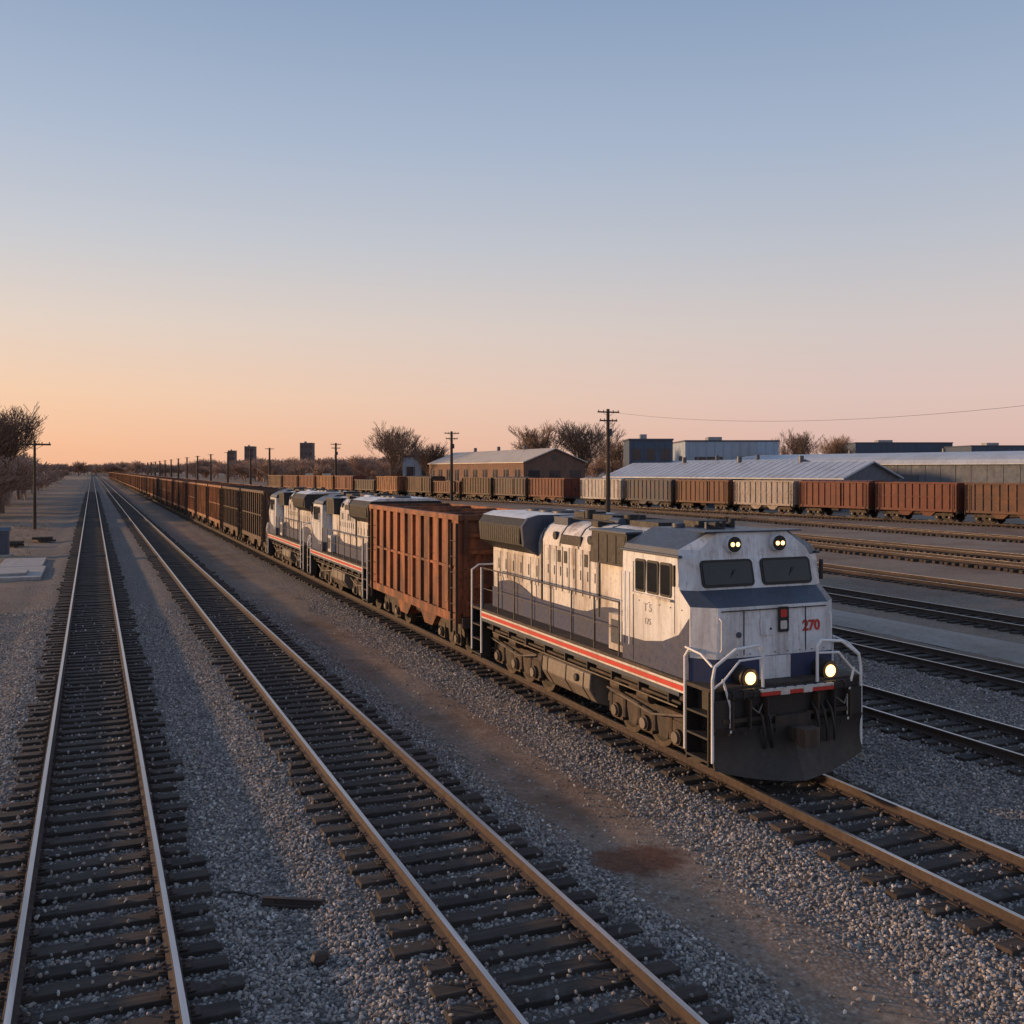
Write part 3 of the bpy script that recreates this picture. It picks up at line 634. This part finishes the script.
# ------------------------------------------------------------- buildings
def gable(name,A,B,width,eave,ridge,wall,roof,nwin=8,arch=False,win=True):
    A=Vector((*A,0));B=Vector((*B,0)); d=(B-A).normalized(); L=(B-A).length; e=empty(name,A,math.atan2(-d.x,d.y))
    b=MB(); w=width
    b.b2(0,w,0,L,-.3,eave,wall)
    if arch: top=[(w/2+ (w/2)*math.cos(math.pi*(1-i/10)),eave+(ridge-eave)*math.sin(math.pi*i/10)) for i in range(11)]
    else: top=[(0,eave),(w/2,ridge-.1),(w,eave)]
    b.prism(top,'y',.02,L-.02,wall); b.obj('walls',e,smooth=False)
    b=MB(); outer=[((x-w/2)*1.05+w/2,z+.18) for x,z in top]; inner=[((x-w/2)*1.05+w/2,z+.02) for x,z in top]
    for (o1,o2,i1,i2) in zip(outer[:-1],outer[1:],inner[:-1],inner[1:]): b.prism([i1,o1,o2,i2],'y',-.5,L+.5,roof)
    if not arch:
        n=int(L/1.2)
        for i in range(n):
            y=-.4+i*(L+.8)/n
            b.prism([(outer[0][0],outer[0][1]),(outer[0][0],outer[0][1]+.04),(w/2,outer[1][1]+.04),(w/2,outer[1][1])],'y',y,y+.05,roof)
    for q in(.25,.5,.75): b.cyl((w/2,L*q,ridge),(w/2,L*q,ridge+.9),.35,'grey',10)
    b.obj('roof',e,smooth=False)
    if win:
        b=MB()
        for i in range(nwin):
            y=(i+.5)*L/nwin; ww=L/nwin*.45
            b.b2(-.04,-.02,y-ww/2,y+ww/2,eave*.45,eave*.82,'win'); b.b2(-.10,-.041,y-ww/2-.1,y+ww/2+.1,eave*.45-.15,eave*.45,'conc'); b.b2(-.06,-.041,y-.06,y+.06,eave*.45,eave*.82,'wallw')
        for i in range(3):
            x=w*(i+.5)/3; b.b2(x-w*.09,x+w*.09,-.05,-.02,eave*.1 if i==1 else eave*.4,eave*.8,'win')
        b.cyl((w/2,-.05,eave+(ridge-eave)*.42),(w/2,-.01,eave+(ridge-eave)*.42),(ridge-eave)*.25,'win',16)
        b.obj('windows',e,smooth=False)
    else:
        b=MB()
        for i in range(int(L/3)): b.b2(-.06,-.02,i*3+.5,i*3+.62,0,eave-.1,wall)
        for i in range(3): b.b2(-.07,-.03,L*(i+.4)/3,L*(i+.4)/3+3.5,0,eave*.7,'grey')
        b.obj('wall_ribs',e,smooth=False)
def block(name,t,Z,width,h,key,depth=15,rows=1,cols=6):
    p=site(t,Z); e=empty(name,p,-TH); b=MB(); w=width
    b.b2(-w/2,w/2,0,depth,-.3,h,key); b.b2(-w/2-.15,w/2+.15,-.15,depth+.15,h,h+.35,'grey'); b.obj('walls',e,smooth=False)
    b=MB()
    for r in range(rows):
        for c in range(cols):
            x=-w/2+(c+.5)*w/cols; z=h*(r+.5)/rows; b.b2(x-w/cols*.3,x+w/cols*.3,-.05,-.02,z-h/rows*.2,z+h/rows*.2,'win')
    for c in range(int(w/2)): b.b2(-w/2+c*2+.9,-w/2+c*2+1.0,-.08,-.051,.2,h-.1,key)
    b.b2(-w*.2,-w*.05,depth*.3,depth*.5,h+.35,h+1.3,'wallw')
    b.obj('details',e,smooth=False)
gable('brick_depot',(72,166),(72,221),12.5,6.5,9.2,'wallb','roofw',10)
gable('low_warehouse',(87,100),(76,142),13,4.0,6.3,'wallg','roofm',10,win=False)
gable('long_warehouse',(152,104),(134,190),26,6.2,8.6,'wallg','roofm',14,arch=True,win=False)
gable('freight_shed',(104,134),(99,176),10,5.4,7.0,'walls','roofm',8)
block('dark_blue_plant',.139,195,8.5,11.0,'walld',10,2,3)
block('steel_warehouse',.220,235,22,11.9,'walls',20,1,2)
block('dark_blue_warehouse',.392,350,34,14.6,'walld',20,1,8)
block('dark_blue_warehouse',.50,320,26,12.8,'walld',20,1,8)
block('small_blue_building',-.094,262,8,8.7,'walls',8,1,2)
block('small_pale_building',-.06,255,9,7.5,'wallw',8,1,3)
for t,Z,w,h in((-.263,700,6.5,21.5),(-.281,800,5,20.5),(-.206,610,7.5,21.5)): block('distant_tower',t,Z,w,h,'wallt',8,5,3)
for t in(-.203,-.185):
    p=site(t,330); e=empty('box_trailer',p,-.2); b=MB(); b.b2(-1.3,1.3,0,12,1.2,4.0,'roofw'); b.b2(-1.2,1.2,0,12,1.0,1.2,'under')
    for yy in(1.5,2.7):
        for s in(-1,1): b.cyl((s*1.0,yy,.5),(s*1.3,yy,.5),.5,'black',14)
    b.b2(-.9,-.8,9.5,9.6,0,1.1,'under'); b.b2(.8,.9,9.5,9.6,0,1.1,'under'); b.obj('trailer',e)
# ------------------------------------------------------------- small things
b=MB(); b.b2(-4.9,-2.3,54,60,-.25,.02,'conc'); b.b2(-4.7,-2.5,60.4,66,-.25,.0,'conc'); b.b2(-4.6,-3.0,55,57,.02,.14,'conc'); b.obj('concrete_pad',bevel=.02)
b=MB(); b.b2(-5.5,-4.75,69,69.9,-.2,1.45,'wallg'); b.prism([(68.9,1.45),(70.0,1.45),(69.45,1.68)],'x',-5.6,-4.65,'grey'); b.b2(-5.4,-4.85,68.96,68.99,.1,1.3,'grey'); b.b2(-5.7,-4.6,68.8,70.1,-.2,.0,'conc'); b.obj('signal_cabinet',bevel=.02)
for px,py,r in((-5.5,78,.3),(-3.8,82,1.1)):
    b=MB()
    for i in range(4): b.box((px+i*.28,py,.02+.0*i),(.2,1.7,.14),'tie',Matrix.Rotation(.3*r+.06*i,3,'Z'))
    for i in range(2): b.box((px+.4,py-.4+i*.8,.17),(1.4,.2,.14),'tie',Matrix.Rotation(.1*r,3,'Z'))
    b.obj('tie_pile')
b=MB(); rt=Matrix.Rotation(math.radians(-30),3,'Z'); c=Vector((2.25,12.25,-.06))
b.box(c,(.76,.10,.035),'steelw',rt); b.box(c+Vector((0,0,.04)),(.76,.03,.06),'steelw',rt); b.box(c+Vector((0,0,.075)),(.76,.06,.02),'steelw',rt); b.box(c+rt@Vector((-.3,.03,.03)),(.16,.12,.06),'steelw',rt); b.obj('scrap_rail',bevel=.006)
b=MB(); b.tube([(1.35,12.75,-.05),(1.5,12.8,.01),(1.7,12.74,-.01),(1.9,12.6,-.04)],.016,'steelw',6); b.obj('loose_wire')
b=MB(); b.ball((2.25,10.75,-.04),.09,'steelw'); b.ball((2.31,10.80,-.05),.07,'steelw'); b.obj('dark_rock')
for x,y in((13.1,62),(18.6,70),(32,60)):
    e=empty('switch_stand',(x,y,-.1)); b=MB(); b.b2(-.5,.5,-.12,.12,0,.12,'tie'); b.cyl((0,0,.1),(0,0,1.2),.03,'black',8); b.b2(-.12,.12,-.01,.01,1.1,1.35,'red'); b.tube([(0,0,.3),(.3,0,.5)],.02,'black',6); b.obj('stand',e)
# ------------------------------------------------------------- light
az=math.radians(-54); el=math.radians(8)
S=Vector((math.sin(az)*math.cos(el),math.cos(az)*math.cos(el),math.sin(el)))
ld=bpy.data.lights.new('sun','SUN'); ld.energy=4.3; ld.angle=math.radians(2.0); ld.color=(1,.59,.29)
lo=link(bpy.data.objects.new('sun',ld)); lo.rotation_euler=(-S).to_track_quat('-Z','Y').to_euler(); lo.location=(-20,20,30)
w=bpy.data.worlds.new('World'); scene.world=w; w.use_nodes=True; t=w.node_tree; bg=t.nodes['Background']
sk=N(t,'ShaderNodeTexSky'); sk.sky_type='NISHITA'; sk.sun_disc=False; sk.sun_elevation=el; sk.sun_rotation=az; sk.air_density=1.0; sk.dust_density=1.5; sk.ozone_density=1.5
tc=N(t,'ShaderNodeTexCoord'); sp=N(t,'ShaderNodeSeparateXYZ'); t.links.new(tc.outputs['Generated'],sp.inputs[0])
warm=ramp(t,sp.outputs[2],[(0,(1.02,.52,.28)),(.02,(1.04,.55,.30)),(.07,(1.0,.64,.40)),(.14,(.84,.68,.57)),(.215,(.63,.63,.66)),(.304,(.46,.53,.66)),(.425,(.29,.39,.56)),(1,(.17,.24,.40))])
cool=ramp(t,sp.outputs[2],[(0,(.68,.45,.40)),(.03,(.76,.51,.45)),(.07,(.76,.56,.51)),(.14,(.67,.59,.57)),(.215,(.53,.55,.61)),(.304,(.40,.48,.62)),(.425,(.27,.37,.54)),(1,(.17,.24,.40))])
dt=N(t,'ShaderNodeVectorMath',operation='DOT_PRODUCT'); dt.inputs[1].default_value=(math.sin(az),math.cos(az),0); t.links.new(tc.outputs['Generated'],dt.inputs[0])
mr=N(t,'ShaderNodeMapRange',inp={1:-.1,2:.85,3:0,4:1}); t.links.new(dt.outputs['Value'],mr.inputs[0])
grad=mix(t,mr.outputs[0],cool,warm)
sc=N(t,'ShaderNodeVectorMath',operation='SCALE'); sc.inputs['Scale'].default_value=.15; t.links.new(sk.outputs[0],sc.inputs[0])
t.links.new(mix(t,.92,sc.outputs[0],grad),bg.inputs[0]); bg.inputs[1].default_value=1.0
# ------------------------------------------------------------- camera
cd=bpy.data.cameras.new('camera'); cam=link(bpy.data.objects.new('camera',cd)); cam.location=(0,0,5.03+RT)
cam.rotation_euler=(math.pi/2,0,-TH); cd.sensor_width=36; cd.lens=35.16; cd.shift_y=-42/1024; cd.clip_end=20000; cd.clip_start=.1
scene.camera=cam
scene.view_settings.view_transform='Standard'; scene.view_settings.look='None'; scene.view_settings.exposure=0
